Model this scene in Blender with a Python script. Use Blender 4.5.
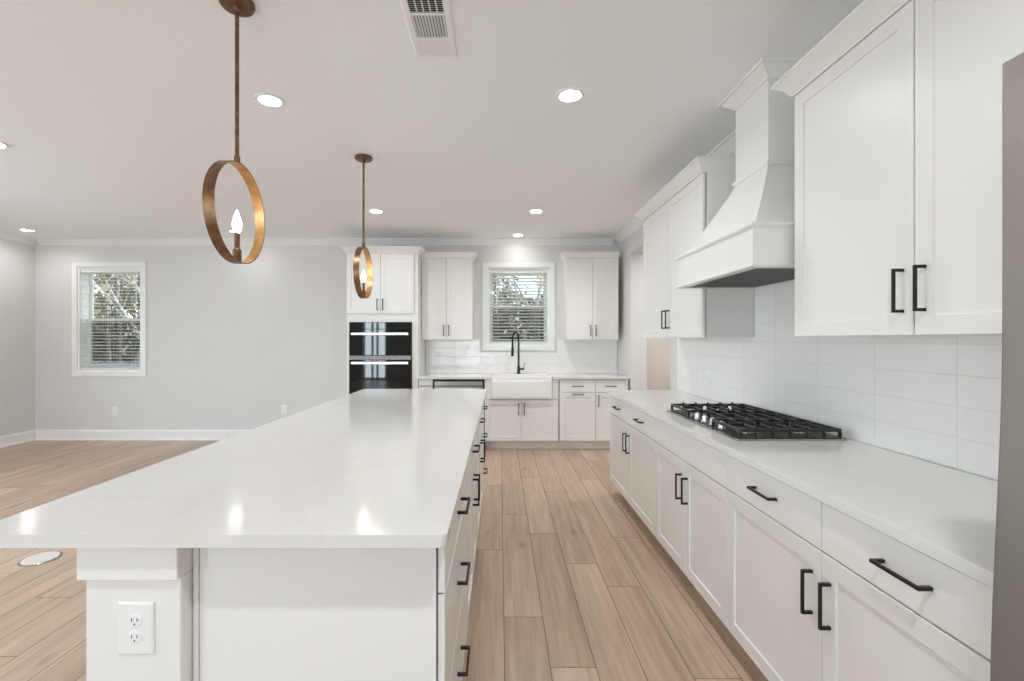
import bpy, bmesh, math, random
from mathutils import Vector, Matrix
R = math.radians
S = bpy.context.scene
COL = S.collection
for o in list(bpy.data.objects):
    bpy.data.objects.remove(o, do_unlink=True)

# ------------------------------------------------------------------ camera
H = 1.376                      # eye height
cam_d = bpy.data.cameras.new('camera')
cam_d.sensor_width = 36.0
cam_d.lens = 36.0 * 457.0 / 1024.0
cam_d.shift_x = 12.0 / 1024.0
cam_d.shift_y = -0.5 / 1024.0
cam_d.clip_start = 0.02
cam_d.clip_end = 200
cam = bpy.data.objects.new('camera', cam_d)
cam.location = (0, 0, H)
cam.rotation_euler = (R(90), 0, 0)
COL.objects.link(cam)
S.camera = cam

# ------------------------------------------------------------------ view, world, sun, window daylight
S.view_settings.view_transform = 'Standard'
S.view_settings.look = 'None'
S.view_settings.gamma = 1.0
S.view_settings.use_curve_mapping = False
S.view_settings.exposure = 0.70
S.cycles.max_bounces = 12
S.cycles.diffuse_bounces = 7
S.cycles.glossy_bounces = 4
S.cycles.transparent_max_bounces = 16
S.cycles.sample_clamp_indirect = 4.0
S.cycles.caustics_reflective = False
S.cycles.caustics_refractive = False

W = bpy.data.worlds.new('world')
S.world = W
W.use_nodes = True
wn = W.node_tree
wn.nodes.clear()
sky = wn.nodes.new('ShaderNodeTexSky')
sky.sky_type = 'NISHITA'
sky.sun_disc = False
sky.sun_elevation = R(38)
sky.sun_rotation = R(90)
bg = wn.nodes.new('ShaderNodeBackground')
bg.inputs['Strength'].default_value = 0.34
wo = wn.nodes.new('ShaderNodeOutputWorld')
wn.links.new(sky.outputs[0], bg.inputs[0])
wn.links.new(bg.outputs[0], wo.inputs[0])

def light(name, kind, loc, energy, rot=(0, 0, 0), color=(1, 1, 1), **kw):
    d = bpy.data.lights.new(name, kind)
    d.energy = energy
    d.color = color
    for k, v in kw.items():
        setattr(d, k, v)
    o = bpy.data.objects.new(name, d)
    o.location = loc
    o.rotation_euler = rot
    COL.objects.link(o)
    return o

light('sun', 'SUN', (8, -3, 12), 4.5, (0, R(52), R(-12)), (1.0, 0.95, 0.86), angle=R(1))
DAY = (0.77, 0.90, 1.0)
YF_ = -4.5
# daylight at rear and left openings; the rear window is added for its light
light('daylight_patio_door', 'AREA', (-4.35, YF_ - 0.15, 1.2), 68, (R(90), 0, 0), DAY, shape='RECTANGLE', size=0.8, size_y=2.3)
light('added_rear_daylight', 'AREA', (-1.775, YF_ - 0.15, 1.5), 50, (R(90), 0, 0), DAY, shape='RECTANGLE', size=2.4, size_y=1.7)
light('daylight_side_window', 'AREA', (-6.54, 1.9, 1.5), 72, (R(90), 0, R(-90)), DAY, shape='RECTANGLE', size=3.2, size_y=1.7)

# ------------------------------------------------------------------ materials
def mat(name, col=(0.8, 0.8, 0.8), rough=0.5, metal=0.0, spec=0.5, emit=None, estr=0.0):
    m = bpy.data.materials.new(name)
    m.use_nodes = True
    b = m.node_tree.nodes['Principled BSDF']
    b.inputs['Base Color'].default_value = (*col, 1)
    b.inputs['Roughness'].default_value = rough
    b.inputs['Metallic'].default_value = metal
    b.inputs['Specular IOR Level'].default_value = spec
    if emit:
        b.inputs['Emission Color'].default_value = (*emit, 1)
        b.inputs['Emission Strength'].default_value = estr
    return m

def nd(m, t, **kw):
    n = m.node_tree.nodes.new(t)
    for k, v in kw.items():
        setattr(n, k, v)
    return n
def lk(m, a, b): m.node_tree.links.new(a, b)
def bsdf(m): return m.node_tree.nodes['Principled BSDF']

def add_noise_tint(m, col, amount, scale, stretch=(1, 1, 1), detail=3):
    """mottle the base colour around col"""
    g = nd(m, 'ShaderNodeNewGeometry')
    mp = nd(m, 'ShaderNodeMapping'); mp.inputs['Scale'].default_value = stretch
    n = nd(m, 'ShaderNodeTexNoise'); n.inputs['Scale'].default_value = scale; n.inputs['Detail'].default_value = detail
    r = nd(m, 'ShaderNodeValToRGB')
    lo = [c * (1 - amount) for c in col]; hi = [min(1, c * (1 + amount)) for c in col]
    r.color_ramp.elements[0].color = (*lo, 1); r.color_ramp.elements[0].position = 0.3
    r.color_ramp.elements[1].color = (*hi, 1); r.color_ramp.elements[1].position = 0.7
    lk(m, g.outputs['Position'], mp.inputs[0]); lk(m, mp.outputs[0], n.inputs['Vector'])
    lk(m, n.outputs['Fac'], r.inputs[0]); lk(m, r.outputs[0], bsdf(m).inputs['Base Color'])
    return n

def add_bump(m, scale, strength, dist=0.002, stretch=(1, 1, 1)):
    g = nd(m, 'ShaderNodeNewGeometry')
    mp = nd(m, 'ShaderNodeMapping'); mp.inputs['Scale'].default_value = stretch
    n = nd(m, 'ShaderNodeTexNoise'); n.inputs['Scale'].default_value = scale; n.inputs['Detail'].default_value = 2
    b = nd(m, 'ShaderNodeBump'); b.inputs['Strength'].default_value = strength; b.inputs['Distance'].default_value = dist
    lk(m, g.outputs['Position'], mp.inputs[0]); lk(m, mp.outputs[0], n.inputs['Vector'])
    lk(m, n.outputs['Fac'], b.inputs['Height']); lk(m, b.outputs[0], bsdf(m).inputs['Normal'])

M = {}
M['wall'] = mat('wall_paint', (0.70, 0.695, 0.685), 0.7, spec=0.3)
add_noise_tint(M['wall'], (0.70, 0.695, 0.685), 0.012, 3)
M['pantry'] = mat('hall_paint', (0.66, 0.62, 0.57), 0.75, spec=0.3)
M['ceiling'] = mat('ceiling_paint', (0.90, 0.912, 0.918), 0.8, spec=0.2)
add_bump(M['ceiling'], 90, 0.05)
M['jamb'] = mat('white_vinyl_jamb', (0.88, 0.90, 0.86), 0.4)
M['trim'] = mat('trim_paint', (0.86, 0.86, 0.85), 0.4)
M['cab'] = mat('cabinet_paint', (0.82, 0.812, 0.795), 0.34)
add_bump(M['cab'], 60, 0.02, 0.001)
M['black'] = mat('black_metal', (0.012, 0.012, 0.012), 0.38, 0.3)
M['iron'] = mat('cast_iron', (0.02, 0.02, 0.021), 0.42, 0.0)
add_bump(M['iron'], 400, 0.15, 0.001)
M['darkgap'] = mat('dark_recess', (0.02, 0.02, 0.02), 0.8)
M['glassblack'] = mat('black_oven_glass', (0.004, 0.0045, 0.0055), 0.03, 0.0, 0.38)
M['steel'] = mat('stainless_steel', (0.42, 0.417, 0.41), 0.27, 1.0)
add_bump(M['steel'], 60, 0.05, 0.001, (1, 1, 14))
M['divider'] = mat('satin_steel', (0.22, 0.218, 0.212), 0.42, 1.0)
M['fridge'] = mat('brushed_steel', (0.37, 0.345, 0.325), 0.33, 1.0)
add_bump(M['fridge'], 50, 0.08, 0.001, (14, 14, 1))
M['brightsteel'] = mat('polished_steel', (0.80, 0.80, 0.79), 0.3, 0.85)
M['baffle'] = mat('dark_baffle', (0.035, 0.035, 0.034), 0.5, 0.2)
M['porcelain'] = mat('white_fireclay', (0.88, 0.88, 0.87), 0.12)
M['plastic'] = mat('white_plastic', (0.84, 0.84, 0.84), 0.35)
M['slot'] = mat('outlet_slot', (0.08, 0.08, 0.08), 0.6)
M['discplate'] = mat('beige_cover', (0.66, 0.62, 0.56), 0.45)
M['blind'] = mat('blind_white', (0.82, 0.82, 0.80), 0.5)
M['vinyl'] = mat('window_vinyl', (0.84, 0.85, 0.83), 0.4)
M['bronze'] = mat('aged_bronze', (0.20, 0.115, 0.065), 0.36, 0.85)
add_noise_tint(M['bronze'], (0.21, 0.12, 0.068), 0.35, 28)
M['gold'] = mat('gold_leaf_inside', (0.62, 0.36, 0.16), 0.35, 0.8)
add_noise_tint(M['gold'], (0.62, 0.36, 0.16), 0.18, 24)
M['bulb'] = mat('bulb_glow', (1, 0.9, 0.75), 0.3, emit=(1.0, 0.88, 0.70), estr=20)
M['lens'] = mat('lamp_lens', (1, 1, 1), 0.4, emit=(1.0, 0.98, 0.94), estr=26)

# quartz worktop: off-white with faint warm veins
q = mat('white_quartz', (0.72, 0.708, 0.69), 0.13)
g_ = nd(q, 'ShaderNodeNewGeometry')
n1 = nd(q, 'ShaderNodeTexNoise'); n1.inputs['Scale'].default_value = 1.6; n1.inputs['Detail'].default_value = 6; n1.inputs['Distortion'].default_value = 1.2
r1 = nd(q, 'ShaderNodeValToRGB')
e = r1.color_ramp.elements
e[0].position = 0.47; e[0].color = (0.72, 0.708, 0.69, 1)
e[1].position = 0.53; e[1].color = (0.72, 0.708, 0.69, 1)
v_ = r1.color_ramp.elements.new(0.50); v_.color = (0.705, 0.685, 0.66, 1)
lk(q, g_.outputs['Position'], n1.inputs['Vector']); lk(q, n1.outputs['Fac'], r1.inputs[0]); lk(q, r1.outputs[0], bsdf(q).inputs['Base Color'])
M['quartz'] = q

# stacked glossy tile, 0.354 x 0.110 m; axis: which world axis runs along the wall
def tile_mat(name, axis, off_u, off_v):
    m = mat(name, (0.87, 0.87, 0.862), 0.08)
    g = nd(m, 'ShaderNodeNewGeometry')
    s = nd(m, 'ShaderNodeSeparateXYZ'); lk(m, g.outputs['Position'], s.inputs[0])
    def mth(op, a, b=None, c=None):
        n = nd(m, 'ShaderNodeMath', operation=op)
        for i, v in enumerate((a, b, c)):
            if v is None: continue
            if isinstance(v, (int, float)): n.inputs[i].default_value = v
            else: lk(m, v, n.inputs[i])
        return n.outputs[0]
    u = mth('DIVIDE', mth('SUBTRACT', s.outputs[axis], off_u), 0.354)
    v = mth('DIVIDE', mth('SUBTRACT', s.outputs[2], off_v), 0.1105)
    fu = mth('FRACT', u); fv = mth('FRACT', v)
    du = mth('MULTIPLY', mth('MINIMUM', fu, mth('SUBTRACT', 1.0, fu)), 0.354)
    dv = mth('MULTIPLY', mth('MINIMUM', fv, mth('SUBTRACT', 1.0, fv)), 0.1105)
    d = mth('MINIMUM', du, dv)                                   # metres to the nearest joint
    gr = mth('SMOOTH_MIN', mth('DIVIDE', d, 0.004), 1.0, 0.3)    # rounded tile edge
    joint = mth('LESS_THAN', d, 0.0011)
    # each tile leans a hair differently and is slightly wavy
    cmb = nd(m, 'ShaderNodeCombineXYZ')
    lk(m, mth('FLOOR', u), cmb.inputs[0]); lk(m, mth('FLOOR', v), cmb.inputs[1])
    wnz = nd(m, 'ShaderNodeTexWhiteNoise', noise_dimensions='2D'); lk(m, cmb.outputs[0], wnz.inputs['Vector'])
    sp = nd(m, 'ShaderNodeSeparateColor'); lk(m, wnz.outputs['Color'], sp.inputs[0])
    lean = mth('ADD', mth('MULTIPLY', mth('SUBTRACT', sp.outputs[0], 0.5), mth('MULTIPLY', fu, 1.6)),
               mth('MULTIPLY', mth('SUBTRACT', sp.outputs[1], 0.5), mth('MULTIPLY', fv, 0.6)))
    nz = nd(m, 'ShaderNodeTexNoise'); nz.inputs['Scale'].default_value = 9; nz.inputs['Detail'].default_value = 1
    lk(m, g.outputs['Position'], nz.inputs['Vector'])
    hgt = mth('ADD', mth('ADD', gr, mth('MULTIPLY', lean, 4.0)), mth('MULTIPLY', nz.outputs['Fac'], 4.0))
    b = nd(m, 'ShaderNodeBump'); b.inputs['Strength'].default_value = 1.0; b.inputs['Distance'].default_value = 0.0011
    lk(m, hgt, b.inputs['Height']); lk(m, b.outputs[0], bsdf(m).inputs['Normal'])
    mx = nd(m, 'ShaderNodeMix', data_type='RGBA')
    mx.inputs['A'].default_value = (0.87, 0.87, 0.862, 1); mx.inputs['B'].default_value = (0.81, 0.81, 0.80, 1)
    lk(m, joint, mx.inputs['Factor']); lk(m, mx.outputs['Result'], bsdf(m).inputs['Base Color'])
    return m
M['tile_side'] = tile_mat('glossy_tile_side', 1, 1.611, 0.921)
M['tile_back'] = tile_mat('glossy_tile_back', 0, -0.98, 0.921)

# floor: oak planks; tone per plank comes from a mesh attribute, grain from stretched noise
fl = mat('oak_planks', (0.4, 0.25, 0.16), 0.34, spec=0.45)
at = nd(fl, 'ShaderNodeAttribute', attribute_name='tone')
g_ = nd(fl, 'ShaderNodeNewGeometry')
add = nd(fl, 'ShaderNodeVectorMath', operation='MULTIPLY_ADD')
add.inputs[1].default_value = (1, 0.055, 1)
cm = nd(fl, 'ShaderNodeCombineXYZ')
ml = nd(fl, 'ShaderNodeMath', operation='MULTIPLY'); ml.inputs[1].default_value = 37.0
lk(fl, at.outputs['Fac'], ml.inputs[0]); lk(fl, ml.outputs[0], cm.inputs[0]); lk(fl, ml.outputs[0], cm.inputs[1])
lk(fl, g_.outputs['Position'], add.inputs[0]); lk(fl, cm.outputs[0], add.inputs[2])
gn = nd(fl, 'ShaderNodeTexNoise'); gn.inputs['Scale'].default_value = 34; gn.inputs['Detail'].default_value = 6; gn.inputs['Roughness'].default_value = 0.62; gn.inputs['Distortion'].default_value = 0.6
lk(fl, add.outputs[0], gn.inputs['Vector'])
gn2 = nd(fl, 'ShaderNodeTexNoise'); gn2.inputs['Scale'].default_value = 6; gn2.inputs['Detail'].default_value = 3; gn2.inputs['Distortion'].default_value = 1.0
lk(fl, add.outputs[0], gn2.inputs['Vector'])
rt = nd(fl, 'ShaderNodeValToRGB')
rt.color_ramp.elements[0].color = (0.45, 0.325, 0.235, 1); rt.color_ramp.elements[1].color = (0.55, 0.418, 0.318, 1)
lk(fl, at.outputs['Fac'], rt.inputs[0])
rg = nd(fl, 'ShaderNodeValToRGB')
rg.color_ramp.elements[0].position = 0.30; rg.color_ramp.elements[0].color = (0.76, 0.73, 0.70, 1)
rg.color_ramp.elements[1].position = 0.62; rg.color_ramp.elements[1].color = (1.06, 1.05, 1.04, 1)
lk(fl, gn.outputs['Fac'], rg.inputs[0])
rg2 = nd(fl, 'ShaderNodeValToRGB')
rg2.color_ramp.elements[0].position = 0.30; rg2.color_ramp.elements[0].color = (0.80, 0.78, 0.76, 1)
rg2.color_ramp.elements[1].position = 0.60; rg2.color_ramp.elements[1].color = (1.05, 1.05, 1.05, 1)
lk(fl, gn2.outputs['Fac'], rg2.inputs[0])
m1 = nd(fl, 'ShaderNodeMix', data_type='RGBA', blend_type='MULTIPLY'); m1.inputs['Factor'].default_value = 1
m2 = nd(fl, 'ShaderNodeMix', data_type='RGBA', blend_type='MULTIPLY'); m2.inputs['Factor'].default_value = 1
lk(fl, rt.outputs[0], m1.inputs['A']); lk(fl, rg.outputs[0], m1.inputs['B'])
lk(fl, m1.outputs['Result'], m2.inputs['A']); lk(fl, rg2.outputs[0], m2.inputs['B'])
# scattered knots
vo = nd(fl, 'ShaderNodeTexVoronoi'); vo.inputs['Scale'].default_value = 1.0
kn = nd(fl, 'ShaderNodeMapping'); kn.inputs['Scale'].default_value = (5.0, 1.9, 1.0)
lk(fl, g_.outputs['Position'], kn.inputs[0]); lk(fl, kn.outputs[0], vo.inputs['Vector'])
kr = nd(fl, 'ShaderNodeValToRGB')
kr.color_ramp.elements[0].position = 0.02; kr.color_ramp.elements[0].color = (0.52, 0.46, 0.42, 1)
kr.color_ramp.elements[1].position = 0.16; kr.color_ramp.elements[1].color = (1, 1, 1, 1)
lk(fl, vo.outputs['Distance'], kr.inputs[0])
m3 = nd(fl, 'ShaderNodeMix', data_type='RGBA', blend_type='MULTIPLY'); m3.inputs['Factor'].default_value = 0.75
lk(fl, m2.outputs['Result'], m3.inputs['A']); lk(fl, kr.outputs[0], m3.inputs['B'])
lk(fl, m3.outputs['Result'], bsdf(fl).inputs['Base Color'])
bp = nd(fl, 'ShaderNodeBump'); bp.inputs['Strength'].default_value = 0.12; bp.inputs['Distance'].default_value = 0.001
lk(fl, gn.outputs['Fac'], bp.inputs['Height']); lk(fl, bp.outputs[0], bsdf(fl).inputs['Normal'])
M['floor'] = fl
M['floor_gap'] = mat('plank_gap', (0.07, 0.042, 0.028), 0.8)

# glass: clear with a faint reflection
def clear_mat(name, tint, gloss):
    m = bpy.data.materials.new(name); m.use_nodes = True
    t = m.node_tree; t.nodes.clear()
    tr = t.nodes.new('ShaderNodeBsdfTransparent'); tr.inputs[0].default_value = (*tint, 1)
    gl = t.nodes.new('ShaderNodeBsdfGlossy'); gl.inputs['Roughness'].default_value = 0.02
    mx = t.nodes.new('ShaderNodeMixShader'); mx.inputs[0].default_value = gloss
    out = t.nodes.new('ShaderNodeOutputMaterial')
    t.links.new(tr.outputs[0], mx.inputs[1]); t.links.new(gl.outputs[0], mx.inputs[2]); t.links.new(mx.outputs[0], out.inputs[0])
    return m
M['glass'] = clear_mat('window_glass', (0.95, 0.98, 0.96), 0.05)
def screen_mat():
    m = bpy.data.materials.new('insect_screen'); m.use_nodes = True
    t = m.node_tree; t.nodes.clear()
    tr = t.nodes.new('ShaderNodeBsdfTransparent')
    df = t.nodes.new('ShaderNodeBsdfDiffuse'); df.inputs[0].default_value = (0.09, 0.09, 0.095, 1)
    mx = t.nodes.new('ShaderNodeMixShader'); mx.inputs[0].default_value = 0.42
    out = t.nodes.new('ShaderNodeOutputMaterial')
    t.links.new(tr.outputs[0], mx.inputs[1]); t.links.new(df.outputs[0], mx.inputs[2]); t.links.new(mx.outputs[0], out.inputs[0])
    return m
M['screen'] = screen_mat()
M['bark'] = mat('bark', (0.16, 0.13, 0.11), 0.9); add_noise_tint(M['bark'], (0.17, 0.14, 0.12), 0.4, 9)
M['barkpale'] = mat('pale_bark', (0.42, 0.38, 0.34), 0.9); add_noise_tint(M['barkpale'], (0.42, 0.38, 0.34), 0.3, 9)
M['leafdark'] = mat('evergreen_leaf', (0.075, 0.10, 0.05), 0.6); add_noise_tint(M['leafdark'], (0.085, 0.11, 0.055), 0.5, 2.5)
M['leafolive'] = mat('olive_leaf', (0.20, 0.18, 0.08), 0.6); add_noise_tint(M['leafolive'], (0.22, 0.19, 0.085), 0.45, 2.5)
M['siding'] = mat('pale_siding', (0.72, 0.76, 0.66), 0.6)
M['earth'] = mat('leaf_strewn_ground', (0.20, 0.15, 0.10), 0.95); add_noise_tint(M['earth'], (0.21, 0.16, 0.11), 0.4, 3)

# ------------------------------------------------------------------ mesh building
class MB:
    def __init__(s): s.bm = bmesh.new()
    def hexa(s, pts, bev=0.0, seg=2, mi=0):
        """pts: 8 corners, bottom loop then top loop"""
        vs = [s.bm.verts.new(p) for p in pts]
        fs = []
        for f in ((0, 3, 2, 1), (4, 5, 6, 7), (0, 1, 5, 4), (1, 2, 6, 5), (2, 3, 7, 6), (3, 0, 4, 7)):
            fs.append(s.bm.faces.new([vs[i] for i in f]))
        for f in fs: f.material_index = mi
        if bev > 0:
            es = list({e for f in fs for e in f.edges})
            bmesh.ops.bevel(s.bm, geom=es, offset=bev, segments=seg, affect='EDGES', profile=0.5)
        return s
    def box(s, x0, x1, y0, y1, z0, z1, bev=0.0, seg=2, mi=0):
        x0, x1 = sorted((x0, x1)); y0, y1 = sorted((y0, y1)); z0, z1 = sorted((z0, z1))
        return s.hexa([(x0, y0, z0), (x1, y0, z0), (x1, y1, z0), (x0, y1, z0),
                       (x0, y0, z1), (x1, y0, z1), (x1, y1, z1), (x0, y1, z1)], bev, seg, mi)
    def fbox(s, fr, a0, a1, b0, b1, c0, c1, bev=0.0, seg=2):
        P = fr
        return s.hexa([P(a0, b0, c0), P(a1, b0, c0), P(a1, b0, c1), P(a0, b0, c1),
                       P(a0, b1, c0), P(a1, b1, c0), P(a1, b1, c1), P(a0, b1, c1)], bev, seg)
    def loops(s, rings, cap=True, closed=False, mi=0):
        vr = [[s.bm.verts.new(p) for p in r] for r in rings]
        n = len(vr[0])
        pairs = list(zip(vr, vr[1:]))
        if closed: pairs.append((vr[-1], vr[0]))
        for a, b in pairs:
            for i in range(n):
                f = s.bm.faces.new((a[i], a[(i + 1) % n], b[(i + 1) % n], b[i])); f.material_index = mi
        if cap and not closed:
            f = s.bm.faces.new(list(reversed(vr[0]))); f.material_index = mi
            f = s.bm.faces.new(vr[-1]); f.material_index = mi
        return s
    def panel(s, fr, a0, a1, b0, b1, steps):
        """rectangle stepped inwards: steps of (inset, height along the face normal)"""
        rings = [[fr(a0 + i, b0 + i, c), fr(a1 - i, b0 + i, c), fr(a1 - i, b1 - i, c), fr(a0 + i, b1 - i, c)] for i, c in steps]
        return s.loops(rings)
    def tube(s, pts, r, n=10, cap=True):
        pts = [Vector(p) for p in pts]
        rr = r if isinstance(r, (list, tuple)) else [r] * len(pts)
        rings = []
        up = None
        for i, p in enumerate(pts):
            t = (pts[min(i + 1, len(pts) - 1)] - pts[max(i - 1, 0)]).normalized()
            if up is None:
                up = Vector((0, 0, 1)) if abs(t.z) < 0.9 else Vector((1, 0, 0))
            a = t.cross(up)
            if a.length < 1e-4:
                a = t.cross(Vector((0, 1, 0)))
            a.normalize()
            b = a.cross(t).normalized()
            up = b
            rings.append([tuple(p + (a * math.cos(2 * math.pi * k / n) + b * math.sin(2 * math.pi * k / n)) * rr[i]) for k in range(n)])
        return s.loops(rings, cap)
    def lathe(s, prof, c=(0, 0, 0), n=24, axis='z'):
        rings = []
        for r, h in prof:
            ring = []
            for k in range(n):
                x, y = r * math.cos(2 * math.pi * k / n), r * math.sin(2 * math.pi * k / n)
                p = {'z': (x, y, h), 'y': (x, h, y), 'x': (h, x, y)}[axis]
                ring.append((c[0] + p[0], c[1] + p[1], c[2] + p[2]))
            rings.append(ring)
        return s.loops(rings)
    def prism(s, poly, z0, z1, bev=0.0, seg=2):
        a = [s.bm.verts.new((x, y, z0)) for x, y in poly]
        b = [s.bm.verts.new((x, y, z1)) for x, y in poly]
        n = len(poly)
        fs = [s.bm.faces.new(list(reversed(a))), s.bm.faces.new(b)]
        for i in range(n):
            fs.append(s.bm.faces.new((a[i], a[(i + 1) % n], b[(i + 1) % n], b[i])))
        if bev:
            es = [e for e in fs[0].edges] + [e for e in fs[1].edges]
            bmesh.ops.bevel(s.bm, geom=es, offset=bev, segments=seg, affect='EDGES', profile=0.5)
        return s
    def sweep(s, prof, path, closed=False):
        """prof: closed outline of (outward, z); path: xy polyline, outward is to its right-hand side"""
        n = len(path)
        P = [Vector(p) for p in path]
        rings = []
        for i in range(n):
            def seg(j, k):
                d = (P[k % n] - P[j % n]).normalized(); return Vector((d.y, -d.x))
            if closed: n0, n1 = seg(i - 1, i), seg(i, i + 1)
            else:
                n0 = seg(i - 1, i) if i > 0 else seg(i, i + 1)
                n1 = seg(i, i + 1) if i < n - 1 else n0
            mtr = (n0 + n1)
            mtr = mtr / mtr.length_squared * 2 if mtr.length > 1e-6 else n0
            rings.append([(P[i].x + mtr.x * o, P[i].y + mtr.y * o, z) for o, z in prof])
        return s.loops(rings, True, closed)
    def build(s, name, m, parent=None, smooth=35, origin=None):
        bm = s.bm
        bmesh.ops.recalc_face_normals(bm, faces=bm.faces)
        org = Vector(origin) if origin else (world_of(parent) if parent else Vector((0, 0, 0)))
        bmesh.ops.translate(bm, verts=bm.verts, vec=-org)
        me = bpy.data.meshes.new(name)
        bm.to_mesh(me); bm.free()
        for mm in (m if isinstance(m, (list, tuple)) else [m]): me.materials.append(mm)
        if smooth:
            for p in me.polygons: p.use_smooth = True
            me.set_sharp_from_angle(angle=R(smooth))
        o = bpy.data.objects.new(name, me)
        if smooth:
            w = o.modifiers.new('weighted_normal', 'WEIGHTED_NORMAL')
            w.keep_sharp = True; w.weight = 100
        COL.objects.link(o)
        if parent: o.parent = parent
        if origin: o.location = origin
        return o

def world_of(o):
    v = Vector((0, 0, 0))
    while o is not None:
        v += o.location; o = o.parent
    return v

def tag(o, label, cat, group=None, kind=None):
    o['label'] = label; o['category'] = cat
    if group: o['group'] = group
    if kind: o['kind'] = kind
    return o
def thing(name, loc, label, cat, group=None):
    o = bpy.data.objects.new(name, None)
    o.empty_display_size = 0.1
    o.location = loc
    COL.objects.link(o)
    return tag(o, label, cat, group)
def struct(o, label=None, cat=None):
    o['kind'] = 'structure'
    if label: o['label'] = label
    if cat: o['category'] = cat
    return o
def copy_tree(o, parent=None):
    c = o.copy(); COL.objects.link(c)
    if parent is not None: c.parent = parent
    for ch in [x for x in COL.objects if x.parent == o]: copy_tree(ch, c)
    return c

def frame(o, u, n):
    o, u, n = Vector(o), Vector(u), Vector(n)
    z = Vector((0, 0, 1))
    return lambda a, b, c: tuple(o + u * a + z * b + n * c)

# ------------------------------------------------------------------ room shell
XL, XR, YB, YF, ZC = -6.39, 1.62, 6.28, -4.5, 2.76
T = 0.20

def wall_with_holes(name, fr, a0, a1, b0, b1, holes, thick, m):
    """wall in the plane of fr, thickness behind it, with rectangular holes (a0,a1,b0,b1)"""
    mb = MB()
    xs = sorted({a0, a1, *[h[0] for h in holes], *[h[1] for h in holes]})
    for x0, x1 in zip(xs, xs[1:]):
        hs = sorted([h for h in holes if h[0] <= x0 + 1e-6 and h[1] >= x1 - 1e-6], key=lambda h: h[2])
        z = b0
        for h in hs:
            if h[2] > z + 1e-6: mb.fbox(fr, x0, x1, z, h[2], -thick, 0)
            z = h[3]
        if z < b1 - 1e-6: mb.fbox(fr, x0, x1, z, b1, -thick, 0)
    bmesh.ops.remove_doubles(mb.bm, verts=mb.bm.verts, dist=1e-5)
    # drop the inner faces where two slabs meet
    cnt = {}
    for f in mb.bm.faces: cnt.setdefault(tuple(sorted(v.index for v in f.verts)), []).append(f)
    mb.bm.verts.index_update()
    cnt = {}
    for f in mb.bm.faces: cnt.setdefault(tuple(sorted(v.index for v in f.verts)), []).append(f)
    bad = [f for fs in cnt.values() if len(fs) > 1 for f in fs]
    if bad: bmesh.ops.delete(mb.bm, geom=bad, context='FACES')
    return struct(mb.build(name, m, smooth=0))

# windows on the back wall: glazed opening (x0,x1,z0,z1)
WIN1 = (-5.80, -4.925, 0.945, 2.375)      # living side
WIN2 = (-0.165, 0.675, 1.305, 2.365)      # over the sink
frB = frame((0, YB, 0), (1, 0, 0), (0, -1, 0))
frR = frame((XR, 0, 0), (0, 1, 0), (-1, 0, 0))
frL = frame((XL, 0, 0), (0, 1, 0), (1, 0, 0))
frF = frame((0, YF, 0), (1, 0, 0), (0, 1, 0))
wall_with_holes('wall_back', frB, XL - T, 3.4, 0, ZC, [WIN1, WIN2], T, M['wall'])
wall_with_holes('wall_right', frR, YF, YB, 0, ZC, [(4.357, 5.67, 0, 2.455)], T, M['wall'])
wall_with_holes('wall_left', frL, YF, YB, 0, ZC, [(0.3, 3.5, 0.7, 2.3)], T, M['wall'])
wall_with_holes('wall_rear', frF, XL - T, 3.4, 0, ZC, [(-4.75, -3.95, 0.02, 2.4), (-3.0, -0.55, 0.7, 2.3)], T, M['wall'])
struct(MB().box(XL - T, 3.4, YF - T, YB + T, ZC, ZC + 0.15).build('ceiling', M['ceiling'], smooth=0))
# hall seen through the opening beside the cooktop run
struct(MB().box(3.22, 3.4, 3.9, YB, 0, ZC).build('wall_hall_side', M['pantry'], smooth=0))
struct(MB().box(XR + T, 3.22, 3.9, 4.05, 0, ZC).build('wall_hall_front', M['pantry'], smooth=0))
struct(MB().box(XR + T, 3.22, 6.0, YB - 0.002, 0, ZC).build('wall_hall_end', M['pantry'], smooth=0))

# frames of the out-of-view glazing
def plain_window(name, fr, h, bars, m=None):
    mb = MB()
    a0, a1, b0, b1 = h
    w = 0.05
    mb.fbox(fr, a0, a0 + w, b0, b1, -0.12, -0.06); mb.fbox(fr, a1 - w, a1, b0, b1, -0.12, -0.06)
    mb.fbox(fr, a0 + w, a1 - w, b0, b0 + w, -0.12, -0.06); mb.fbox(fr, a0 + w, a1 - w, b1 - w, b1, -0.12, -0.06)
    for a, ww in bars:
        mb.fbox(fr, a - ww / 2, a + ww / 2, b0 + w, b1 - w, -0.12, -0.06)
    return struct(mb.build(name, M['vinyl'], smooth=0))
plain_window('window_3', frL, (0.3, 3.5, 0.7, 2.3), [(1.37, 0.08), (2.43, 0.08)])
plain_window('window_rear_added', frF, (-3.0, -0.55, 0.7, 2.3), [(-2.18, 0.08), (-1.37, 0.08)])  # unseen window added to bring in light from behind the camera
plain_window('door_1', frF, (-4.75, -3.95, 0.02, 2.4), [(-4.441, 0.07), (-4.265, 0.07)])

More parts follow.
